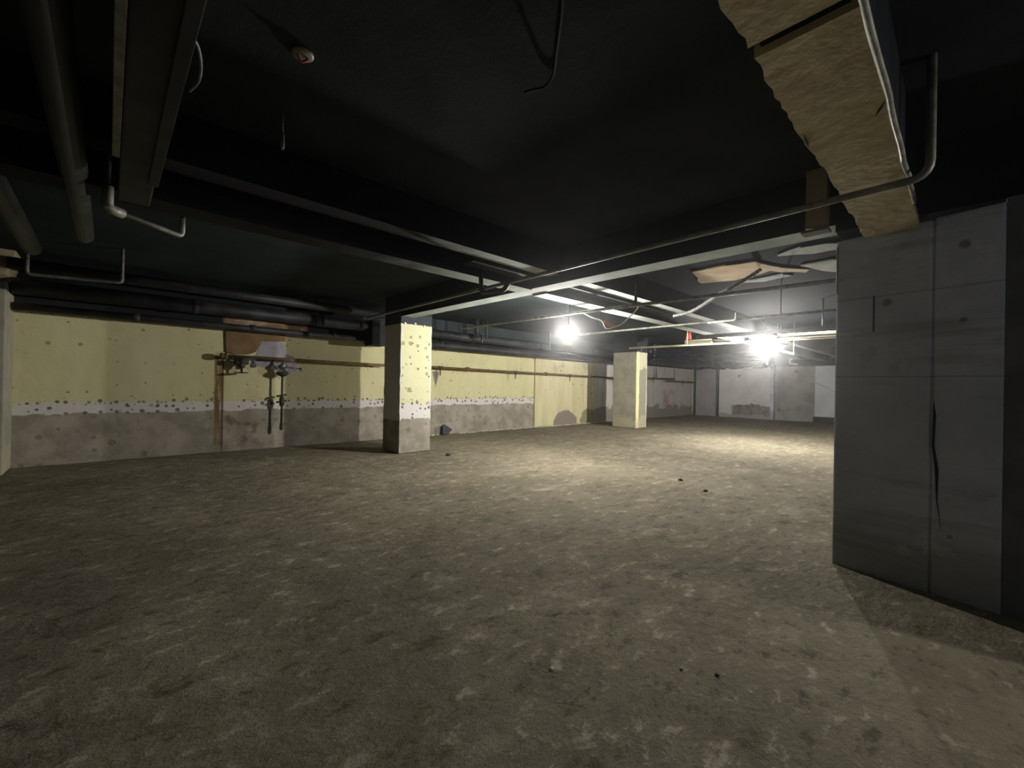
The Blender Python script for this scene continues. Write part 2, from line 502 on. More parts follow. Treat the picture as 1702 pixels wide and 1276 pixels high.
M_BULB = [mat_bulb(v) for v in BULB]


# ------------------------------------------------------------------ mesh helpers
def obj(name, bm, mats, parent=None, smooth=False, label=None):
    if smooth:
        for f in bm.faces:
            f.smooth = True
    bmesh.ops.recalc_face_normals(bm, faces=bm.faces)
    me = bpy.data.meshes.new(name)
    bm.to_mesh(me)
    bm.free()
    for m in (mats if isinstance(mats, (list, tuple)) else [mats]):
        me.materials.append(m)
    o = bpy.data.objects.new(name, me)
    C.objects.link(o)
    if parent is not None:
        o.parent = parent
        base = parent
        loc = Vector(parent.location)
        while base.parent is not None:
            base = base.parent
            loc += base.location
        o.matrix_parent_inverse = Matrix.Translation(-loc)
    if label:
        o['label'] = label
    return o


def thing(name, label, cat, loc, group=None):
    o = bpy.data.objects.new(name, None)
    o.empty_display_size = 0.1
    C.objects.link(o)
    o.location = loc
    o['label'] = label
    o['category'] = cat
    if group:
        o['group'] = group
    return o


def tag(o, label, cat, group=None):
    o['label'] = label
    o['category'] = cat
    if group:
        o['group'] = group
    return o


def struct(o):
    o['kind'] = 'structure'
    return o


def box(bm, x0, x1, y0, y1, z0, z1, mi=0, bev=0.0):
    r = bmesh.ops.create_cube(bm, size=1.0)
    vs = r['verts']
    for v in vs:
        v.co = Vector((x0 + (v.co.x + .5) * (x1 - x0), y0 + (v.co.y + .5) * (y1 - y0), z0 + (v.co.z + .5) * (z1 - z0)))
    fs = set(f for v in vs for f in v.link_faces)
    for f in fs:
        f.material_index = mi
    if bev:
        es = list(set(e for v in vs for e in v.link_edges))
        bmesh.ops.bevel(bm, geom=es, offset=bev, segments=2, affect='EDGES', profile=0.6)
    return fs


def tube(bm, pts, r, n=10, mi=0, caps=True, rf=None):
    pts = [Vector(p) for p in pts]
    rings = []
    prev = None
    for i, p in enumerate(pts):
        if i == 0:
            d = pts[1] - p
        elif i == len(pts) - 1:
            d = p - pts[-2]
        else:
            d = (pts[i + 1] - p).normalized() + (p - pts[i - 1]).normalized()
        d.normalize()
        if prev is None:
            a = Vector((0, 0, 1)) if abs(d.z) < 0.9 else Vector((1, 0, 0))
            u = d.cross(a).normalized()
        else:
            u = (prev - d * prev.dot(d)).normalized()
        prev = u
        w = d.cross(u)
        rr = r if rf is None else r * rf(i / (len(pts) - 1))
        rings.append([bm.verts.new(p + (u * math.cos(t) + w * math.sin(t)) * rr)
                      for t in (2 * math.pi * k / n for k in range(n))])
    for a, b in zip(rings, rings[1:]):
        for k in range(n):
            f = bm.faces.new((a[k], a[(k + 1) % n], b[(k + 1) % n], b[k]))
            f.material_index = mi
            f.smooth = True
    if caps:
        bm.faces.new(rings[0][::-1]).material_index = mi
        bm.faces.new(rings[-1]).material_index = mi


def bend(pts, r=0.12, n=5):
    """round the corners of a polyline"""
    pts = [Vector(p) for p in pts]
    out = [pts[0]]
    for a, b, c in zip(pts, pts[1:], pts[2:]):
        ra = min(r, (a - b).length * .45)
        rc = min(r, (c - b).length * .45)
        p, q = b + (a - b).normalized() * ra, b + (c - b).normalized() * rc
        for k in range(n + 1):
            t = k / n
            out.append(p * (1 - t) ** 2 + b * 2 * t * (1 - t) + q * t * t)
    out.append(pts[-1])
    return out


def smooth_line(pts, n=8):
    """Catmull-Rom"""
    P = [Vector(p) for p in pts]
    P = [P[0] * 2 - P[1]] + P + [P[-1] * 2 - P[-2]]
    out = []
    for i in range(1, len(P) - 2):
        for k in range(n):
            t = k / n
            out.append(0.5 * ((2 * P[i]) + (P[i + 1] - P[i - 1]) * t + (2 * P[i - 1] - 5 * P[i] + 4 * P[i + 1] - P[i + 2]) * t * t
                              + (3 * P[i] - P[i - 1] - 3 * P[i + 1] + P[i + 2]) * t ** 3))
    out.append(P[-2])
    return out


def lathe(bm, centre, axis, prof, n=14, mi=0):
    """prof: (distance along axis, radius)"""
    ax = Vector(axis).normalized()
    a = Vector((0, 0, 1)) if abs(ax.z) < .9 else Vector((1, 0, 0))
    u = ax.cross(a).normalized()
    w = ax.cross(u)
    c = Vector(centre)
    rings = []
    for d, r in prof:
        r = max(r, 1e-4)
        rings.append([bm.verts.new(c + ax * d + (u * math.cos(t) + w * math.sin(t)) * r)
                      for t in (2 * math.pi * k / n for k in range(n))])
    for p, q in zip(rings, rings[1:]):
        for k in range(n):
            f = bm.faces.new((p[k], p[(k + 1) % n], q[(k + 1) % n], q[k]))
            f.smooth = True
            f.material_index = mi
    bm.faces.new(rings[0][::-1]).material_index = mi
    bm.faces.new(rings[-1]).material_index = mi


def slab(bm, pts, d, mi=0):
    """closed outline of 3-D points, thickened by vector d"""
    d = Vector(d)
    a = [bm.verts.new(Vector(p)) for p in pts]
    b = [bm.verts.new(Vector(p) + d) for p in pts]
    bm.faces.new(a).material_index = mi
    bm.faces.new(b[::-1]).material_index = mi
    n = len(pts)
    for k in range(n):
        bm.faces.new((a[k], b[k], b[(k + 1) % n], a[(k + 1) % n])).material_index = mi


def ragged(pts, amp, step, seed=0, closed=True):
    """subdivide an outline and jitter it"""
    r = random.Random(seed)
    out = []
    m = len(pts)
    for i in range(m if closed else m - 1):
        a, b = Vector(pts[i]), Vector(pts[(i + 1) % m])
        n = max(1, int((b - a).length / step))
        for k in range(n):
            p = a.lerp(b, k / n)
            if k:
                d = (b - a).normalized()
                q = mnoise.noise_vector(p * 3.1 + Vector((seed, 0, 0))) * amp + Vector((r.uniform(-1, 1), r.uniform(-1, 1), r.uniform(-1, 1))) * amp * .4
                p = p + q
            out.append(p)
    if not closed:
        out.append(Vector(pts[-1]))
    return out


# ================================================================== THE ROOM
ZC = 3.4                 # underside of the slab
WV = 10.7                # face of the long yellow wall
UB = 24.4                # face of the far wall


def grid_plane(x0, x1, y0, y1, step, zf):
    bm = bmesh.new()
    nx, ny = int((x1 - x0) / step), int((y1 - y0) / step)
    vs = [[bm.verts.new((x0 + (x1 - x0) * i / nx, y0 + (y1 - y0) * j / ny, 0)) for j in range(ny + 1)] for i in range(nx + 1)]
    for row in vs:
        for v in row:
            v.co.z = zf(v.co.x, v.co.y)
    for i in range(nx):
        for j in range(ny):
            f = bm.faces.new((vs[i][j], vs[i + 1][j], vs[i + 1][j + 1], vs[i][j + 1]))
            f.smooth = True
    return bm


def floor_z(x, y):
    p = Vector((x, y, 0))
    h = mnoise.fractal(p * 0.9, 1.0, 2.0, 3) * 0.010 + mnoise.fractal(p * 3.5 + Vector((5, 0, 0)), 0.9, 2.1, 3) * 0.006
    return h - 0.012


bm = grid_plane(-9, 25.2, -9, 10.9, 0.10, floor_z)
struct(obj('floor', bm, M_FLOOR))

bm = bmesh.new()
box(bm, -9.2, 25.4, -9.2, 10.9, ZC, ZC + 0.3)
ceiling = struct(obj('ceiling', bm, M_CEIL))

bm = bmesh.new()
box(bm, -9.2, 24.8, WV, WV + 0.25, -0.1, ZC)
wall_left = struct(obj('wall_left', bm, M_WALL))

# the proud pale panel with its vertical arrises
bm = bmesh.new()
box(bm, 11.22, 14.83, WV - 0.07, WV, -0.02, 2.58, bev=0.012)
obj('render_panel', bm, M_PANEL, wall_left, label='pale yellow raised render panel')

bm = bmesh.new()
box(bm, UB, UB + 0.3, 6.65, WV, -0.1, ZC)
box(bm, UB + 0.22, UB + 0.5, -9, 6.65, -0.1, ZC)
wall_back = struct(obj('wall_back', bm, M_BACK))
bm = bmesh.new()
box(bm, UB - 0.03, UB + 0.22, 6.56, 6.72, -0.02, 2.75, bev=0.01)
obj('pilaster', bm, M_PILLAR, wall_back)

bm = bmesh.new()
box(bm, 4.475, 4.9, -1.4, -0.195, -0.1, 2.855)
box(bm, 3.97, 4.475, -1.4, -1.1, -0.1, ZC)
box(bm, 4.9, 6.5, -1.6, -1.4, -0.1, ZC)
box(bm, 6.5, 6.7, -4.3, -1.4, -0.1, ZC)
struct(obj('wall_right', bm, simple('dark_grey_render', srgb(112, 112, 114), srgb(92, 92, 94), 2.0, 0.92, bump=0.3)))
bm = bmesh.new()
box(bm, -9.2, 6.5, -4.3, -4.05, -0.1, ZC)
box(bm, -9.2, 6.5, -3.3, -3.15, 2.665, ZC)  # unseen lintel, added to keep the alcove lamp off the ceiling
struct(obj('wall_near_and_baffle', bm, M_BLACKWALL))
bm = bmesh.new()
box(bm, -9.25, -9.0, -9, 10.9, -0.1, ZC)
struct(obj('wall_rear', bm, M_BLACKWALL))
bm = bmesh.new()
box(bm, 4.9, 25.2, -9.2, -9.0, -0.1, ZC)
struct(obj('wall_far_right', bm, M_BLACKWALL))

# grey panel that closes a doorway in the far corner
door = struct(bpy.data.objects.new('door_1', None))
C.objects.link(door)
door.location = (UB, 9.9, 0)
bm = bmesh.new()
box(bm, UB - 0.14, UB - 0.02, 9.34, 10.44, 0.0, 2.6, bev=0.008)
obj('door_panel', bm, M_DOOR, door)
for y in (9.26, 10.52):
    bm = bmesh.new()
    box(bm, UB - 0.17, UB - 0.01, y - 0.045, y + 0.045, 0, 2.62, bev=0.006)
    obj('door_jamb', bm, M_BLACKWALL, door)
door2 = struct(bpy.data.objects.new('door_2', None))
C.objects.link(door2)
door2.location = (UB, 4.4, 0)
bm = bmesh.new()
box(bm, UB + 0.1, UB + 0.2, 3.9, 4.86, 0.27, 2.68, bev=0.008)
obj('door_panel', bm, M_DOORW, door2)
bm = bmesh.new()
box(bm, UB + 0.02, UB + 0.21, 3.8, 4.9, 0, 0.27, bev=0.01)
obj('door_step', bm, M_BLACKWALL, door2)

# ------------------------------------------------------------------ columns
cm = thing('concrete_column', 'yellow column with white strip and grey foot, nearest the middle of the room', 'column', (4.88, 8.58, 0))
bm = bmesh.new()
box(bm, 4.5, 5.27, 8.22, 8.95, 0, ZC, bev=0.012)
bmesh.ops.subdivide_edges(bm, edges=[e for e in bm.edges if e.calc_length() > 1], cuts=46)
for v in bm.verts:
    if 0.02 < v.co.z < 2.9:
        q = mnoise.noise_vector(v.co * 5)
        v.co.x += q.x * 0.012
        v.co.y += q.y * 0.008
obj('shaft', bm, M_COL1, cm)
for px, py in ((674, 537), (691, 538), (706, 542)):
    p = on(px, py, V=8.2)
    bm = bmesh.new()
    lathe(bm, (p.x, 8.222, p.z), (0, -1, 0), [(0, .03), (.012, .028), (.02, .012), (.022, 0)], 10)
    obj('anchor_cap', bm, M_WHITE, cm, label='round white anchor cap')

c2 = thing('concrete_column', 'worn olive grey column with a yellow strip on its right face, far back', 'column', (14.4, 8.7, 0))
bm = bmesh.new()
box(bm, 14.02, 14.76, 8.2, 9.2, 0, ZC, bev=0.012)
bmesh.ops.subdivide_edges(bm, edges=[e for e in bm.edges if e.calc_length() > 1], cuts=30)
for v in bm.verts:
    if 0.02 < v.co.z < 2.75:
        q = mnoise.noise_vector(v.co * 4)
        v.co.x += q.x * 0.015
        v.co.y += q.y * 0.008
obj('shaft', bm, M_COL2, c2)
bm = bmesh.new()
lathe(bm, (14.3, 8.19, 2.78), (0, 0, 1), [(0, .012), (.28, .012)], 8)
obj('steel_bar', bm, M_GALV, c2)
bm = bmesh.new()
lathe(bm, (14.1, 8.2, 2.80), (0, -1, 0), [(0, .03), (.02, .02), (.024, 0)], 10)
obj('anchor_cap', bm, M_WHITE, c2)

pl = thing('concrete_pillar', 'wide grey concrete pillar at the right edge with a vertical crack', 'pillar', (4.9, 0.3, 0))
PA, PB = Vector((4.46, -0.19, 0)), Vector((4.65, 0.78, 0))     # foot of its front face
PDIR = (PB - PA).normalized()
PN = Vector((PDIR.y, -PDIR.x, 0))                               # into the pillar
PW = (PB - PA).length


def onp(px, py):
    """pixel -> (along the face, height)"""
    d = AX.transposed() @ Vector(((px - 851) / F_PX, (py - 638) / F_PX, 1.0))
    k = (PA - EYE).dot(PN) / d.dot(PN)
    p = EYE + d * k
    return (p - PA).dot(PDIR), p.z


PM = Matrix(((PN.x, PDIR.x, 0, PA.x), (PN.y, PDIR.y, 0, PA.y), (0, 0, 1, 0), (0, 0, 0, 1)))


def pobj(name, bm, mat, label=None):
    bmesh.ops.transform(bm, matrix=PM, verts=bm.verts)
    return obj(name, bm, mat, pl, label=label)


gv = onp(1548, 640)[0]
ztop = onp(1389, 402)[1]
bm = bmesh.new()
box(bm, 0, .8, gv + 0.010, PW, -0.02, ztop, bev=0.012)
box(bm, 0, .8, 0, gv - 0.010, -0.02, onp(1640, 342)[1], bev=0.012)
box(bm, 0.012, .78, gv - 0.011, gv + 0.011, -0.02, ztop - 0.01)
pobj('shaft', bm, M_PILLAR)
a, b = onp(1392, 500), onp(1450, 552)
bm = bmesh.new()
box(bm, -0.007, 0.02, b[0], min(a[0], PW - .004), b[1], a[1], bev=0.005)
pobj('filled_pocket', bm, M_PILLAR)
bm = bmesh.new()
box(bm, -0.0015, 0.02, b[0] - 0.014, b[0] - 0.001, b[1], a[1])
pobj('pocket_gap', bm, M_BLACKWALL)
bm = bmesh.new()
pts = [(-0.003,) + onp(x, y) for x, y in ((1552, 665), (1556, 690), (1553, 740), (1560, 780), (1558, 830), (1564, 880), (1556, 830), (1554, 780), (1549, 740), (1551, 690))]
slab(bm, pts, (0.02, 0, 0))
pobj('crack', bm, M_BLKPAINT, 'dark vertical crack')
bm = bmesh.new()
tube(bm, [(-0.008, PW - .01, onp(1388, 412)[1]), (-0.008, PW - .01, onp(1388, 490)[1])], 0.007, 6)
pobj('corner_bar', bm, M_GALV)

# half-seen pilaster and its bracket on the extreme left
lp = thing('wall_pilaster', 'wall pilaster with a pale bracket head at the left edge', 'pilaster', (-1.6, 10.3, 0))
e = on(6, 640, V=9.9)
bm = bmesh.new()
box(bm, e.x - 0.8, e.x, 9.9, WV - 0.001, 0, on(6, 466, V=9.9).z, bev=0.012)
obj('shaft', bm, M_COL2, lp)
pts = [on(x, y, V=9.9) for x, y in ((-60, 320), (0, 367), (32, 403), (9, 455), (-60, 462))]
bm = bmesh.new()
slab(bm, pts, (0, 0.79, 0))
obj('bracket_head', bm, M_SOFFIT, lp)

# ------------------------------------------------------------------ beams
def beam_mesh(x0, x1, y0, y1, z0, z1, sub=0.25, amp=0.006, seed=0):
    """box whose soffit has material 1, sides material 0"""
    bm = bmesh.new()
    fs = box(bm, x0, x1, y0, y1, z0, z1)
    for f in fs:
        f.normal_update()
        if f.normal.z < -0.5:
            f.material_index = 1
    return bm


# A: from the pillar to the first column
o = obj('ceiling_beam', beam_mesh(4.5, 4.80, 0.77, 8.215, 2.92, ZC), [M_BEAMDARK, M_STRIP])
tag(o, 'dark beam with pale soffit from the grey pillar to the yellow column', 'beam')
# its continuation over the pillar
o = obj('ceiling_beam', beam_mesh(4.5, 4.8, -1.39, 0.765, 2.86, ZC), [M_BEAMDARK, M_BEAMDARK])
tag(o, 'black beam end resting on top of the grey pillar', 'beam')
# B1, B2: the two secondary beams along the room, cut at beam A
B1 = [(-8.9, 4.49), (4.81, 24.0)]
for k, (x0, x1) in enumerate(B1):
    o = obj('ceiling_beam', beam_mesh(x0, x1, 3.84, 4.06, 3.04, ZC), [M_BEAMDARK, M_STRIP])
    tag(o, ('higher pale-bottomed beam left of the cross beam, running into the dark' if k == 0 else
            'higher pale-bottomed beam beyond the cross beam, towards the far lamp'), 'beam')
for k, (x0, x1) in enumerate(B1):
    bm = beam_mesh(x0, x1, 4.36, 4.64, 2.9, ZC)
    o = obj('ceiling_beam', bm, [M_BEAMDARK, M_STRIP])
    tag(o, ('lower pale-bottomed beam left of the cross beam, beside the yellow column' if k == 0 else
            'lower pale-bottomed beam above the near lamp, beyond the cross beam'), 'beam')
bm = bmesh.new()
box(bm, 3.2, 17.0, 4.10, 4.34, 3.0, 3.05)
tr = obj('cable_tray', bm, M_BLKPAINT)
tag(tr, 'black cable tray between the two pale-bottomed beams', 'cable tray')

# C: plastered beam overhead, torn left edge, joint across
cb = thing('ceiling_beam', 'olive plastered beam overhead with torn left edge, ending at the grey pillar', 'beam', (2.5, 0.4, 2.77))
joint = on(1330, 48, Z=2.77).x
for k, (x0, x1) in enumerate(((-3.5, joint - 0.035), (joint + 0.035, 4.53))):
    left = ragged([(x0, 0.565, 2.77), (x1, 0.565, 2.77)], 0.018, 0.05, 3 + k, False)
    right = ragged([(x1, 0.245, 2.77), (x0, 0.245, 2.77)], 0.006, 0.08, 5 + k, False)
    pts = [Vector((min(max(p.x, x0), x1), p.y, 2.77)) for p in left + right]
    bm = bmesh.new()
    slab(bm, pts, (0, 0, 0.05))
    obj('plaster_soffit', bm, M_SOFFIT, cb)
bm = bmesh.new()
box(bm, -3.5, 4.49, 0.27, 0.54, 2.80, ZC)
obj('beam_core', bm, M_BEAMDARK, cb)
bm = bmesh.new()
tube(bm, ragged([(0.2, 0.238, 2.775), (3.9, 0.238, 2.775)], 0.006, 0.12, 9, False), 0.013, 7)
obj('edge_bead', bm, M_GALV, cb)
for (ax, ay), (bx, by) in (((1454, 195), (1472, 168)), ((1336, 222), (1344, 245))):
    p, q = on(ax, ay, Z=2.766), on(bx, by, Z=2.766)
    d = (q - p).normalized()
    s = Vector((-d.y, d.x, 0)) * 0.006
    bm = bmesh.new()
    slab(bm, [p, p.lerp(q, .5) + s, q, p.lerp(q, .5) - s], (0, 0, 0.02))
    obj('crack', bm, M_BLKPAINT, cb)

# vertical plaster nib in the corner of beams A and C
nb = thing('plaster_nib', 'vertical grey plaster nib hanging beside the overhead beam, above the pillar', 'nib', (4.42, 0.88, 2.9))
bm = bmesh.new()
slab(bm, ragged([(4.38, 0.96, 2.9), (4.38, 0.81, 2.88), (4.38, 0.81, ZC), (4.38, 0.96, ZC)], 0.008, 0.08, 12), (0.11, 0, 0))
obj('plaster_body', bm, M_SOFFIT, nb)
bm = bmesh.new()
box(bm, 4.36, 4.49, 0.79, 0.99, 2.86, 2.885, bev=0.006)
obj('broken_foot', bm, M_PEELGREY, nb)

# D: narrow duct overhead left
dd = thing('ceiling_duct', 'narrow dark duct overhead on the left with a pale left rim', 'duct', (0.1, 2.5, 2.75))
bm = bmesh.new()
box(bm, 0.03, 0.20, -2.5, 4.1, 2.75, 3.05, bev=0.01)
obj('duct_body', bm, M_BLKPIPE, dd)
bm = bmesh.new()
box(bm, -0.005, 0.028, -2.5, 3.3, 2.745, 2.775, bev=0.004)
obj('rim', bm, M_GALV, dd)
bm = bmesh.new()
box(bm, 0.165, 0.215, -2.5, 3.6, 2.735, 2.75, bev=0.003)
obj('flange', bm, M_BLKPIPE, dd)
for y in (0.5, 2.2, 3.8):
    bm = bmesh.new()
    tube(bm, [(0.115, y, 3.04), (0.115, y, ZC)], 0.012, 6)
    obj('hanger_rod', bm, M_BLKPIPE, dd)
bm = bmesh.new()
tube(bm, smooth_line([on(316, 55, Z=2.8), on(329, 78, Z=2.82), on(334, 108, Z=2.82), on(330, 135, Z=2.8), on(315, 152, Z=2.78)]), 0.006, 6)
obj('wire_loop', bm, M_HOSE, dd)

bm = bmesh.new()
tube(bm, [(-0.2, -2.5, 2.95), (-0.2, 6.2, 2.95)], 0.075, 14)
o = obj('ceiling_pipe', bm, M_BLKPIPE)
tag(o, 'thick black pipe overhead left of the narrow duct', 'pipe')
bm = bmesh.new()
tube(bm, bend([(-0.72, -2.5, 3.1), (-0.72, 8.0, 3.1)]), 0.09, 14)
o = obj('ceiling_pipe', bm, M_BLKPIPE)
tag(o, 'black pipe overhead at the far left, second from the narrow duct', 'pipe')

# ------------------------------------------------------------------ pipes under the ceiling
def pipe(name, label, pts, r, mat, n=10, couplings=(), cmat=None):
    t = thing(name, label, 'pipe', Vector(pts[0]))
    bm = bmesh.new()
    tube(bm, pts, r, n)
    obj('tube', bm, mat, t)
    for c, ax in couplings:
        bm = bmesh.new()
        lathe(bm, Vector(c) - Vector(ax) * .05, ax, [(0, r * 1.02), (.005, r * 1.1), (.095, r * 1.1), (.1, r * 1.02)], 12)
        obj('coupling', bm, cmat or mat, t)
    return t


# big black service pipes along the yellow wall
PX0 = on(6, 640, V=9.9).x + 0.02
pipe('service_pipe', 'thick black pipe along the top of the yellow wall, left of the column', [(PX0, 10.25, 2.92), (4.71, 10.25, 2.90)], 0.13, M_BLKPIPE, 18,
     [((x, 10.25, 2.91), (1, 0, 0)) for x in (1.2, 3.6)])
pipe('service_pipe', 'upper one of two thick black pipes right of the yellow column', [(5.13, 10.25, 2.90), (16.6, 10.25, 2.88)], 0.13, M_BLKPIPE, 18,
     [((x, 10.25, 2.887), (1, 0, 0)) for x in (8.0, 11.0, 14.0)])
pipe('service_pipe', 'lower one of two thick black pipes right of the yellow column', [(5.13, 10.32, 2.60), (16.6, 10.32, 2.60)], 0.12, M_BLKPIPE, 18,
     [((x, 10.32, 2.615), (1, 0, 0)) for x in (6.9, 9.6, 12.6)])
pipe('service_pipe', 'thin black pipe at the top edge of the yellow wall, left of the column', [(PX0, 10.36, 2.61), (4.71, 10.36, 2.57)], 0.065, M_BLKPIPE, 14,
     [((x, 10.36, 2.60), (1, 0, 0)) for x in (0.35, 2.2, 3.9)])
pipe('service_pipe', 'highest black pipe near the slab, left of the yellow column', [(PX0, 9.85, 3.2), (5.0, 9.85, 3.16)], 0.09, M_BLKPIPE, 14)
bm = bmesh.new()
box(bm, 4.72, 5.12, 10.05, 10.5, 2.43, 3.06, bev=0.015)
jb = obj('junction_box', bm, M_BLKPAINT)
tag(jb, 'black box where the wall pipes pass behind the yellow column', 'box')
for k, x in enumerate((7.75, 8.12)):
    t = pipe('riser_pipe', ('left' if k == 0 else 'right') + ' one of two black risers above the wall pipes', [(x, 9.72, 2.84), (x, 9.72, ZC)], 0.07 - 0.03 * k, M_BLKPIPE, 12)
for k, (px, y0) in enumerate(((804, 10.1), (917, 10.1), (527, 10.1), (605, 10.1))):
    x = on(px, 520, V=10.05).x
    bm = bmesh.new()
    tube(bm, [(x, y0, 2.76), (x, y0, ZC - .001)], 0.014, 6)
    
    o = obj('hanger_rod', bm, M_GALV if k < 2 else M_BLKPIPE)
    tag(o, ('pale hanger rod on the wall pipes, just right of the black risers', 'pale hanger rod on the wall pipes, left of the near lamp',
            'dark hanger rod above the wall pipes, over the drop valve', 'dark hanger rod beside the yellow column, on the wall pipes')[k], 'rod')

# P: long grey pipe under beam C
pU = 3.36
tP = thing('conduit_pipe', 'long grey pipe crossing under the olive beam and bending up at the right', 'pipe', (pU, 3, 2.72))
bm = bmesh.new()
PTOP = on(1561, 205, V=0.14).z
tube(bm, bend([(pU - 0.02, 0.14, PTOP), (pU - 0.02, 0.14, 2.72), (pU + 0.25, 7.9, 2.74)], 0.09), 0.022, 12)
obj('tube', bm, M_GALV, tP)
bm = bmesh.new()
tube(bm, [(pU - 0.02, 0.14, PTOP - .01), (pU - 0.02, 0.14, ZC - .001)], 0.02, 12)
obj('riser', bm, M_BLKPAINT, tP, label='black painted riser')
bm = bmesh.new()
br = [on(799, 448, U=pU + .1), on(800, 486, U=pU + .1), on(838, 482, U=pU + .1), on(846, 467, U=pU + .1)]
tube(bm, bend(br, 0.05), 0.03, 10)
o = obj('pipe_offset', bm, M_BLKPIPE)
tag(o, 'dark U-shaped pipe offset hanging where the beams cross', 'pipe fitting')

# T1..T4: conduits across the room near the lamps
t1 = thing('conduit_pipe', 'thin grey conduit passing just above the near lamp', 'pipe', (6.0, 4.5, 2.8))
bm = bmesh.new()
tube(bm, [(5.9, 7.9, 2.78), (5.98, 4.7, 2.8), (6.2, 0.9, 2.8)], 0.026, 10)
obj('tube', bm, M_GALV, t1)
for y in (4.85, 3.55):
    bm = bmesh.new()
    tube(bm, [(6.0, y, 2.82), (6.0, y, 2.95)], 0.022, 8)
    tube(bm, [(6.0, y, 2.95), (6.0, y, ZC - .001)], 0.008, 6)
    obj('clamp', bm, M_BLKPAINT, t1)
t2 = thing('conduit_pipe', 'straight pale conduit starting right of the near lamp', 'pipe', (8.5, 4, 2.8))
bm = bmesh.new()
tube(bm, [(8.6, 7.2, 2.8), (8.5, 4.0, 2.8), (8.45, 0.9, 2.8)], 0.022, 10)
obj('tube', bm, M_GALV, t2)
for y in (6.0, 2.2):
    bm = bmesh.new()
    tube(bm, [(8.5, y, 2.8), (8.5, y, ZC - .001)], 0.008, 6)
    obj('hanger_rod', bm, M_BLKPIPE, t2)
bm = bmesh.new()
q = on(1223, 530, Z=2.78)
tube(bm, bend([(q.x, q.y + .5, 2.76), (q.x, q.y, 2.76), (q.x, q.y, 2.9)], 0.05), 0.018, 8)
obj('upturned_end', bm, M_WHITE, t2)
t3 = thing('light_channel', 'cream metal channel with broken middle beside the far lamp', 'channel', (13.55, 3.9, 3.0))
for k, (y0, y1, zc, h) in enumerate(((5.36, 6.2, 2.99, .055), (4.7, 5.3, 2.99, .022), (3.6, 4.3, 2.99, .022), (0.9, 3.54, 2.99, .062))):
    bm = bmesh.new()
    box(bm, 13.50, 13.62, y0, y1, zc - h, zc + h, bev=0.006)
    obj('channel_length', bm, M_CREAM, t3)
for y in (5.33, 3.57, 1.6):
    bm = bmesh.new()
    tube(bm, [(13.56, y, 3.0), (13.56, y, ZC - .001)], 0.012, 6)
    obj('hanger_rod', bm, M_BLKPIPE, t3)
bm = bmesh.new()
tube(bm, [(13.25, 6.0, 2.862), (13.25, 6.0, ZC - .001)], 0.012, 6)
tube(bm, [(13.15, 8.0, 2.86), (13.25, 6.0, 2.862), (13.35, 0.8, 2.862)], 0.032, 10)
o = obj('conduit_pipe', bm, M_CREAM)
tag(o, 'thin cream conduit just below the cream channel', 'pipe')
bm = bmesh.new()
tube(bm, [(10.65, 4.6, 2.78), (10.7, 0.8, 2.8)], 0.045, 12)
tube(bm, [(10.67, 2.0, 2.8), (10.67, 2.0, ZC - .001)], 0.014, 6)
o = obj('conduit_pipe', bm, M_BLKPIPE)
tag(o, 'black pipe just above the cream channel', 'pipe')

# hose hanging from the slab
bm = bmesh.new()
hp = smooth_line([on(1120, 525, Z=2.84), on(1152, 516, Z=2.87), on(1194, 490, Z=3.0), on(1236, 466, Z=3.18), on(1264, 448, Z=ZC - 0.05)], 14)
for i in range(len(hp)):
    pass
tube(bm, hp, 0.03, 8, rf=lambda t: 1 + 0.12 * math.sin(t * 260))
o = obj('flexible_hose', bm, M_HOSE)
tag(o, 'grey corrugated hose hanging from the peeled tan ceiling patch', 'hose')

# white flex loop with red wire near the lamp
wl = thing('cable_loop', 'white flex sagging in a loop with a red wire twist, right of the near lamp', 'cable', on(1010, 545, Z=2.6))
bm = bmesh.new()
wp = [on(x, y, U=6.05) for x, y in ((969, 520), (985, 528), (1000, 533), (1006, 544), (1013, 546), (1032, 539), (1046, 527), (1058, 515), (1062, 506))]
tube(bm, smooth_line(wp, 6), 0.0085, 7)
obj('white_flex', bm, M_WIRE, wl)
bm = bmesh.new()
rp = [on(x, y, U=6.04) for x, y in ((1000, 533), (1008, 535), (1014, 541), (1022, 541), (1012, 537), (1004, 533), (1012, 543), (1024, 542))]
tube(bm, smooth_line(rp, 6), 0.008, 6)
obj('red_wire', bm, M_RED, wl, label='red wire twist')

bm = bmesh.new()
p = on(1144, 557, U=13.44)
slab(bm, [p + Vector((0, .09, -.13)), p + Vector((0, -.08, -.13)), p + Vector((0, -.05, .1)), p + Vector((0, .02, .13))], (0.058, 0, 0))
o = obj('red_rag', bm, M_RED)
tag(o, 'small faded red rag on the left end of the cream channel', 'rag')

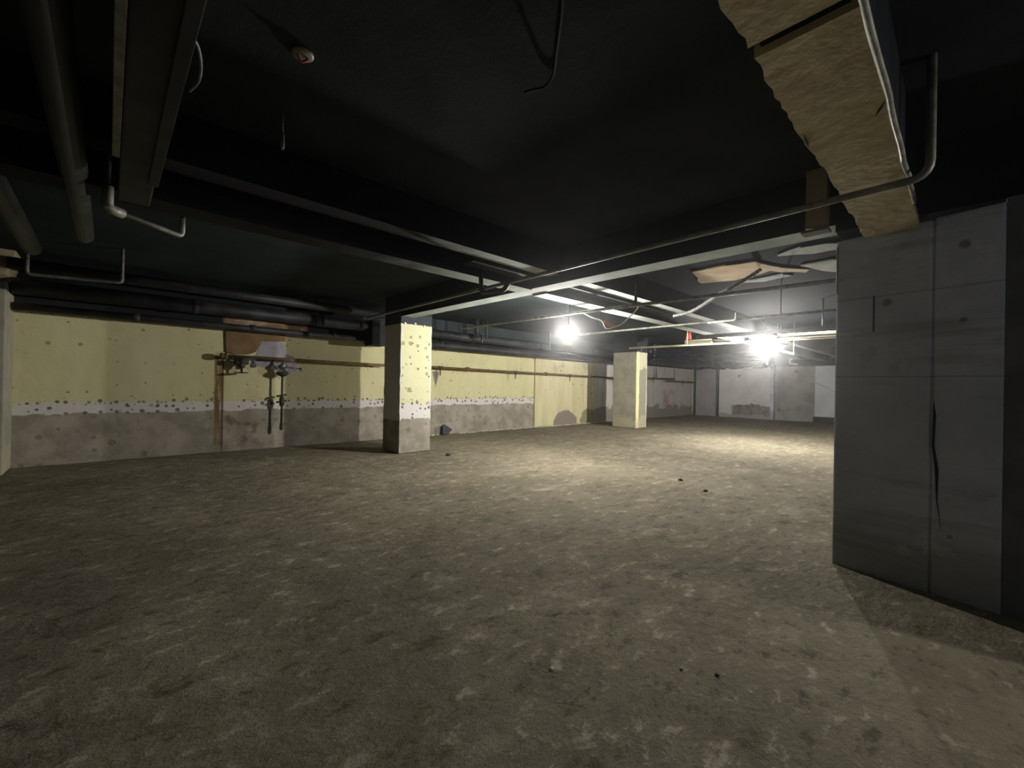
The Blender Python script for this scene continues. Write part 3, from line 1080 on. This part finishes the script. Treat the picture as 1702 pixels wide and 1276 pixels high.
# ------------------------------------------------------------------ lamps
def bulb(loc, label, top, mat):
    t = thing('bare_bulb', label, 'lamp', loc, 'bare bulbs strung across the room')
    bm = bmesh.new()
    prof = []
    R = BULB_R
    for k in range(13):
        a = -math.pi / 2 + math.pi * k / 12
        d, r = math.sin(a) * R, math.cos(a) * R
        if d > 0.5 * R:
            r = max(r, 0.022)
            d = d + (d - .5 * R) * 0.8
        prof.append((d, r))
    lathe(bm, loc, (0, 0, 1), prof, 18)
    obj('globe', bm, mat, t)
    b = Vector(loc) + Vector((0, 0, R * 1.42))
    bm = bmesh.new()
    lathe(bm, b, (0, 0, 1), [(0, .02), (.01, .026), (.06, .026), (.075, .012), (.08, .008)], 12)
    obj('socket', bm, M_BLKPAINT, t)
    bm = bmesh.new()
    lathe(bm, b + Vector((0, 0, .008)), (0, 0, 1), [(-.004, .088), (0, .09), (.012, .07), (.02, .024)], 20)  # dish added to keep the bulb's light off the slab
    obj('light_block_dish', bm, M_BLKPAINT, t)
    bm = bmesh.new()
    tube(bm, [b + Vector((0, 0, .07)), Vector((loc[0], loc[1], top))], 0.005, 6)
    obj('flex', bm, M_BLKPAINT, t)
    return t


bulb((6.41, 5.22, 2.52), 'nearer lit bare bulb, left of the two, high in the middle of the room', ZC, M_BULB[0])
bulb((12.85, 3.68, 2.64), 'farther lit bare bulb, right of the two, beside the grey pillar', ZC, M_BULB[1])

# ------------------------------------------------------------------ rusty pipe along the yellow wall, with fittings
PV = 10.45
def rail(label, x0, x1, z0, z1, nozzles, collars=(), ends=True, name='wall_pipe', drop=0.2):
    t = thing(name, label, 'pipe', (x0, PV, z0))
    zf = lambda x: z0 + (z1 - z0) * (x - x0) / (x1 - x0)
    bm = bmesh.new()
    tube(bm, [(x0, PV, z0), (x1, PV, z1)], 0.035, 12)
    obj('tube', bm, M_RUST, t)
    for x in collars:
        bm = bmesh.new()
        lathe(bm, (x - .07, PV, zf(x)), (1, 0, 0), [(0, .036), (.01, .06), (.05, .065), (.06, .05), (.08, .05), (.09, .065), (.13, .06), (.14, .036)], 14)
        obj('collar', bm, M_RUST, t)
    for x in nozzles:
        bm = bmesh.new()
        lathe(bm, (x - .09, PV, zf(x)), (1, 0, 0), [(0, .036), (.01, .046), (.17, .046), (.18, .036)], 12)
        lathe(bm, (x, PV, zf(x) - .03), (0, 0, -1), [(0, .03), (.05, .028), (.06, .017), (drop, .015)], 10)
        o = obj('drop_stub', bm, M_BRASS, t)
        bm = bmesh.new()
        tube(bm, [(x, PV, zf(x)), (x, WV, zf(x))], 0.012, 6)
        obj('wall_stay', bm, M_RUST, t)
    return t


def ux(px, py=610):
    return on(px, py, V=PV).x


rail('brown rusty pipe on the yellow wall left of the column', ux(370, 592), ux(642, 606), 1.99, 1.955, [], [ux(372, 592)], name='wall_pipe')
rail('brown rusty pipe with drop stubs, between the two columns', ux(700, 608), ux(1028, 628), 1.975, 1.89,
     [ux(732, 611), ux(857, 620), ux(947, 625), ux(1019, 629)], [ux(777, 612), ux(907, 622)])
rail('brown pipe on the white wall just right of the far column', ux(1072, 629), ux(1121, 630), 1.96, 1.98, [ux(1086, 630)])
rail('brown pipe on the white wall ending at the grey door panel', ux(1107, 634), ux(1154, 637), 1.88, 1.84, [ux(1135, 636)])
# stays that hold the left length off the wall
lx = ux(555, 600)
bm = bmesh.new()
tube(bm, [(lx, PV, 1.965), (lx, WV, 1.965)], 0.012, 6)
obj('wall_stay', bm, M_RUST, bpy.data.objects['wall_pipe'])
bm = bmesh.new()
tube(bm, [(ux(632), PV, 1.955), (ux(632), WV, 1.955)], 0.012, 6)
obj('wall_stay', bm, M_RUST, bpy.data.objects['wall_pipe'])

# first fitting: black valve hanging under the pipe, wrapped in plastic
def pv(px, py):
    return on(px, py, V=PV)


vz = thing('hanging_valve', 'black wheel valve with torn plastic hanging under the brown board', 'valve', pv(403, 605))
p = pv(402, 592)
bm = bmesh.new()
lathe(bm, (p.x, PV, p.z), (0, 0, -1), [(0, .03), (.06, .03), (.07, .07), (.12, .085), (.15, .06), (.17, .06), (.2, .075), (.24, .05), (.26, .02), (.34, .02)], 14)
obj('valve_body', bm, M_VALVE, vz)
bm = bmesh.new()
lathe(bm, (p.x, PV, p.z - .33), (0, 0, -1), [(0, .02), (.005, .13), (.02, .135), (.03, .03)], 18)
obj('handwheel', bm, M_VALVE, vz)
bm = bmesh.new()
lathe(bm, (p.x + .02, PV, p.z - .12), (1, 0, 0), [(-.16, .05), (-.1, .055), (.1, .055)], 10)
q = pv(421, 605)
lathe(bm, (q.x, PV, p.z - .02), (0, 0, -1), [(0, .03), (.1, .035), (.12, .06), (.2, .06), (.21, .03)], 12)
obj('side_outlet', bm, M_VALVE, vz)


def bagmesh(c, rx, ry, rz, seed):
    bm = bmesh.new()
    bmesh.ops.create_icosphere(bm, subdivisions=3, radius=1.0)
    for v in bm.verts:
        n = mnoise.noise(v.co * 2.3 + Vector((seed, 0, 0))) * 0.35 + mnoise.noise(v.co * 6 + Vector((0, seed, 0))) * 0.16
        v.co *= 1 + n
        v.co = Vector((v.co.x * rx, v.co.y * ry, v.co.z * rz)) + Vector(c)
    return bm


bq = pv(412, 604)
obj('torn_plastic', bagmesh((bq.x, PV - .02, bq.z), .15, .09, .13, 2.0), M_BAG, vz, label='clear crinkled plastic')

dv = thing('drop_valve', 'tall drop pipe with a plastic-wrapped valve, on the yellow wall', 'valve', pv(468, 606))
p = pv(470, 598)
bot = pv(468, 712)
bm = bmesh.new()
tube(bm, [(p.x, PV, p.z), (p.x - .005, PV, bot.z)], 0.022, 10)
obj('drop_pipe', bm, M_BRASS, dv)
bm = bmesh.new()
lathe(bm, (p.x - .005, PV, bot.z), (0, 0, 1), [(-.03, .02), (0, .034), (.12, .034), (.14, .022)], 10)
obj('end_cap', bm, M_BRASS, dv)
bm = bmesh.new()
lathe(bm, (p.x, PV, p.z - .04), (0, 0, -1), [(0, .03), (.05, .04), (.08, .09), (.13, .1), (.16, .06), (.2, .06), (.24, .12), (.28, .13), (.31, .08), (.34, .025)], 16)
obj('valve_body', bm, M_VALVE, dv)
bm = bmesh.new()
tube(bm, [(p.x + .08, PV, p.z - .16), (p.x + .36, PV - .03, p.z - .185)], 0.012, 8)
lathe(bm, (p.x + .35, PV - .03, p.z - .19), (1, 0, 0), [(0, .02), (.01, .03), (.03, .03), (.04, .01)], 10)
obj('lever', bm, M_VALVE, dv)
bm = bmesh.new()
w = pv(455, 668)
for zz in (pv(468, 657).z, pv(468, 667).z):
    tube(bm, [(p.x - .11, PV + .02, zz - .02), (p.x + .09, PV - .02, zz + .02)], 0.02, 8)
lathe(bm, (p.x - .003, PV, pv(468, 675).z), (0, 0, 1), [(0, .022), (.02, .05), (.2, .05), (.22, .022)], 10)
obj('cross_fitting', bm, M_BRASS, dv)
bq = pv(480, 612)
obj('plastic_wrap', bagmesh((bq.x - .05, PV - .02, bq.z), .3, .11, .2, 5.0), M_BAG, dv, label='clear crinkled plastic wrap')
# brown board and filler patch on the wall
bd = [on(x, y, V=WV - .05) for x, y in ((375, 543), (376, 585), (392, 589), (412, 589), (425, 585), (433, 572), (435, 567), (474, 568), (476, 552), (500, 551), (500, 540))]
bm = bmesh.new()
slab(bm, bd, (0, 0.045, 0))
o = obj('brown_board', bm, M_BROWN)
tag(o, 'brown peeling board high on the yellow wall, above the hanging valve', 'board')
lv = [on(x, y, V=WV - .012) for x, y in ((431, 572), (436, 568), (455, 567), (472, 570), (474, 588), (488, 592), (494, 603), (492, 616), (480, 622), (455, 612), (424, 608), (420, 598), (428, 586))]
bm = bmesh.new()
slab(bm, ragged(lv, 0.012, 0.1, 4), (0, 0.012, 0))
obj('filler_patch', bm, M_LAV, wall_left, label='lavender grey filler patch')

# ------------------------------------------------------------------ peeled patches of the ceiling
def peel(name, pix, mat, seed, label):
    pts = [on(x, y, Z=ZC - 0.02) for x, y in pix]
    pts = ragged(pts, 0.05, 0.18, seed)
    pts = [Vector((p.x, p.y, ZC - 0.02)) for p in pts]
    bm = bmesh.new()
    slab(bm, pts, (0, 0, 0.019))
    return obj(name, bm, mat, ceiling, label=label)


peel('peeled_patch', ((1150, 452), (1170, 449), (1205, 442), (1256, 435), (1300, 445), (1345, 448), (1340, 453), (1280, 450), (1262, 456), (1220, 466), (1165, 471), (1160, 462)), M_TAN, 2, 'tan peeled patch')
peel('peeled_patch', ((1330, 442), (1385, 432), (1450, 428), (1450, 448), (1385, 452)), M_PEELGREY, 3, 'grey peeled patch')
peel('peeled_patch', ((1292, 426), (1330, 412), (1372, 405), (1400, 404), (1400, 413), (1350, 422)), M_PEELGREY, 4, 'grey peeled patch')
peel('peeled_patch', ((1230, 470), (1300, 456), (1318, 458), (1270, 468)), M_PEELGREY, 5, 'grey peeled patch')
peel('peeled_patch', ((945, 492), (985, 486), (1040, 500), (1012, 512), (985, 505)), M_TAN, 6, 'tan peeled patch')

# small things on the slab
p = on(503, 88, Z=ZC)
t = thing('ceiling_rose', 'round pale fitting on the black ceiling, upper left', 'fitting', p)
bm = bmesh.new()
lathe(bm, p, (0, 0, -1), [(0, .062), (.012, .06), (.02, .05), (.022, .02)], 18)
obj('base', bm, M_GALV, t)
bm = bmesh.new()
tube(bm, smooth_line([p + Vector((-.03, 0, -.02)), p + Vector((0, .02, -.04)), p + Vector((.03, -.01, -.025))], 5), 0.007, 6)
obj('wire_stub', bm, M_RED, t)
p = on(470, 195, Z=3.3)
bm = bmesh.new()
tube(bm, [(p.x, p.y, ZC), (p.x, p.y, 3.1)], 0.006, 6)
lathe(bm, (p.x, p.y, 3.2), (0, 0, -1), [(0, .006), (.02, .014), (.1, .014), (.12, .006)], 8)
o = obj('hanging_rod', bm, M_GALV)
tag(o, 'short rod hanging from the black ceiling, below the round fitting', 'rod')
bm = bmesh.new()
tube(bm, smooth_line([on(936, -30, Z=ZC - .012), on(934, 20, Z=ZC - .012), on(926, 80, Z=ZC - .012), on(920, 122, Z=ZC - .012), on(906, 143, Z=ZC - .03), on(890, 148, Z=ZC - .06), on(872, 153, Z=ZC - .1)], 6), 0.008, 6)
o = obj('loose_cable', bm, M_BLKPAINT)
tag(o, 'black cable along the ceiling with a hooked loose end', 'cable')

# hanger pipes upper left
def hook(label, pts, r, extra=None):
    t = thing('hanger_pipe', label, 'pipe', Vector(pts[1]))
    bm = bmesh.new()
    tube(bm, bend(pts, 0.05), r, 10)
    obj('tube', bm, M_GALV, t)
    return t


a, b = on(190, 350, Z=2.75), on(303, 393, Z=2.75)
t = hook('bent dull pipe overhead left, from the duct end up to the ceiling', [(a.x, a.y, 2.75), (b.x, b.y, 2.75), (b.x, b.y, ZC)], 0.02)
bm = bmesh.new()
q = Vector((a.x, a.y, 2.75))
d = (Vector((b.x, b.y, 2.75)) - q).normalized()
tube(bm, bend([q + d * .06, q - d * .05, q - d * .05 + Vector((0, 0, .16))], 0.04), 0.036, 12)
obj('elbow', bm, M_GALV, t)
bm = bmesh.new()
tube(bm, [q - d * .05 + Vector((0, 0, .15)), q - d * .05 + Vector((0, 0, .65))], 0.02, 8)
obj('riser', bm, M_BLKPIPE, t)
a, b = on(45, 455, Z=2.9), on(203, 470, Z=2.9)
hook('thin pipe hanging level in front of the wall pipes at the far left', [(a.x, a.y, ZC), (a.x, a.y, 2.9), (b.x, b.y, 2.9), (b.x, b.y, ZC)], 0.022)

# ------------------------------------------------------------------ far end
def draped(x0, x1, y0, y1, z0, z1, seed, amp):
    bm = bmesh.new()
    box(bm, x0, x1, y0, y1, z0, z1)
    bmesh.ops.subdivide_edges(bm, edges=bm.edges[:], cuts=28, use_grid_fill=True)
    for v in bm.verts:
        q = Vector((v.co.x * 1.2, v.co.y * 1.6, v.co.z * 3.2))
        n = abs(mnoise.noise(q * 1.5 + Vector((seed, 0, 0)))) + 0.6 * abs(mnoise.noise(q * 4))
        if v.co.z < ZC - .02:
            v.co += Vector((-1, -.3, -.6)) * (n * amp)
    return bm


o = obj('wrapped_duct', draped(23.3, 24.2, 6.8, 10.5, 2.64, ZC - 0.01, 1, 0.2), M_PLASTICBLK, smooth=True)
tag(o, 'big duct in black plastic sheet across the top of the far wall', 'duct')
o = obj('wrapped_duct', draped(16.8, 23.0, 9.0, 10.5, 2.66, ZC - 0.01, 7, 0.16), M_PLASTICBLK, smooth=True)
tag(o, 'duct in black plastic sheet along the wall behind the far column', 'duct')

bp = thing('brown_pipe', 'reddish brown pipe with a white elbow on the far wall, right of the far lamp', 'pipe', (24.2, 5.3, 2.9))
a = on(1318, 597, U=24.2)
b = on(1400, 595, U=24.2)
bm = bmesh.new()
tube(bm, [(24.2, a.y, a.z), (24.2, b.y - 2, b.z + .06)], 0.05, 10)
obj('tube', bm, M_RUST, bp)
bm = bmesh.new()
tube(bm, bend([(24.2, a.y - .05, a.z), (24.2, a.y + .12, a.z), (24.05, a.y + .1, a.z - .2), (23.9, a.y - .3, a.z - .28)], .08), 0.045, 10)
obj('elbow', bm, M_WHITE, bp)
for y in (a.y - .3, b.y - 1.0):
    bm = bmesh.new()
    tube(bm, [(24.2, y, a.z), (24.2, y, ZC)], 0.012, 6)
    obj('hanger_rod', bm, M_BLKPIPE, bp)
bm = bmesh.new()
a, b = on(1297, 582, U=14.2), on(1319, 588, U=14.0)
tube(bm, [a, b], 0.03, 10)
tube(bm, [a, (a.x, a.y, ZC)], 0.006, 6)
tube(bm, [b, (b.x, b.y, ZC)], 0.006, 6)
o = obj('short_tube', bm, M_WHITE)
tag(o, 'short white tube hanging just right of the far lamp', 'tube')

a, b = on(1345, 631, U=24.42), on(1386, 650, U=24.36)
foot = a + (b - a) * (a.z / (a.z - b.z)) * 0.985
bm = bmesh.new()
tube(bm, [a, foot], 0.035, 8)
o = obj('leaning_pole', bm, M_WHITE)
tag(o, 'thin white pole leaning on the far wall, beside the grey pillar', 'pole')

# ------------------------------------------------------------------ on the floor
t = pts = None
p = [on(x, y, V=10.5) for x, y in ((736, 709), (740, 708), (752, 716), (745, 724), (736, 724))]
zmin = min(q.z for q in p)
p = [Vector((q.x, q.y, q.z - zmin + 0.004)) for q in p]
bm = bmesh.new()
slab(bm, p, (0.03, 0.1, 0))
bmesh.ops.bevel(bm, geom=bm.edges[:], offset=0.008, segments=1, affect='EDGES')
o = obj('plastic_wedge', bm, M_SLATE)
tag(o, 'dark grey pointed wedge on the floor against the wall, right of the yellow column', 'wedge')

# crumbs of mortar along the foot of the wall
bm = bmesh.new()
r = random.Random(5)
for k in range(900):
    x = r.uniform(6.4, 15.5)
    if 7.05 < x < 7.75:
        continue
    dens = 0.5 + 0.5 * mnoise.noise(Vector((x * 0.9, 3, 0)))
    if r.random() > dens + .15:
        continue
    s = r.uniform(.012, .055)
    y = WV - (0.07 if 11.2 < x < 14.85 else 0) - s * 1.5 - r.uniform(0, .13)
    res = bmesh.ops.create_icosphere(bm, subdivisions=1, radius=s)
    for v in res['verts']:
        v.co = Vector((v.co.x * r.uniform(1, 2.4), v.co.y, v.co.z * .5)) * r.uniform(.8, 1.2) + Vector((x, y, s * .15))
o = obj('mortar_crumbs', bm, M_CRUMB)
tag(o, 'pale mortar crumbs along the foot of the yellow wall', 'rubble')
o['kind'] = 'stuff'

# single stones
for k, (px, py, s, lab) in enumerate(((1131, 797, .035, 'dark stone on the bright floor, left of the grey pillar'),
                                      (1173, 815, .03, 'small dark stone nearer than the one on the bright floor'),
                                      (1192, 1120, .012, 'small dark stone on the near floor, middle right'),
                                      (1132, 1110, .009, 'tiny dark stone left of the one on the near floor'),
                                      (745, 756, .05, 'flat dark chip on the floor right of the yellow column'),
                                      (917, 1108, .012, 'pale chip on the near floor, centre'))):
    p = on(px, py, Z=0)
    bm = bmesh.new()
    bmesh.ops.create_icosphere(bm, subdivisions=2, radius=s)
    for v in bm.verts:
        v.co *= 1 + mnoise.noise(v.co * 40 + Vector((k, 0, 0))) * .35
        v.co = Vector((v.co.x * 1.2, v.co.y, v.co.z * .6)) + Vector((p.x, p.y, floor_z(p.x, p.y) + s * .4))
    o = obj('stone', bm, M_CRUMB if k == 5 else M_STONE)
    tag(o, lab, 'stone', 'loose stones on the floor')
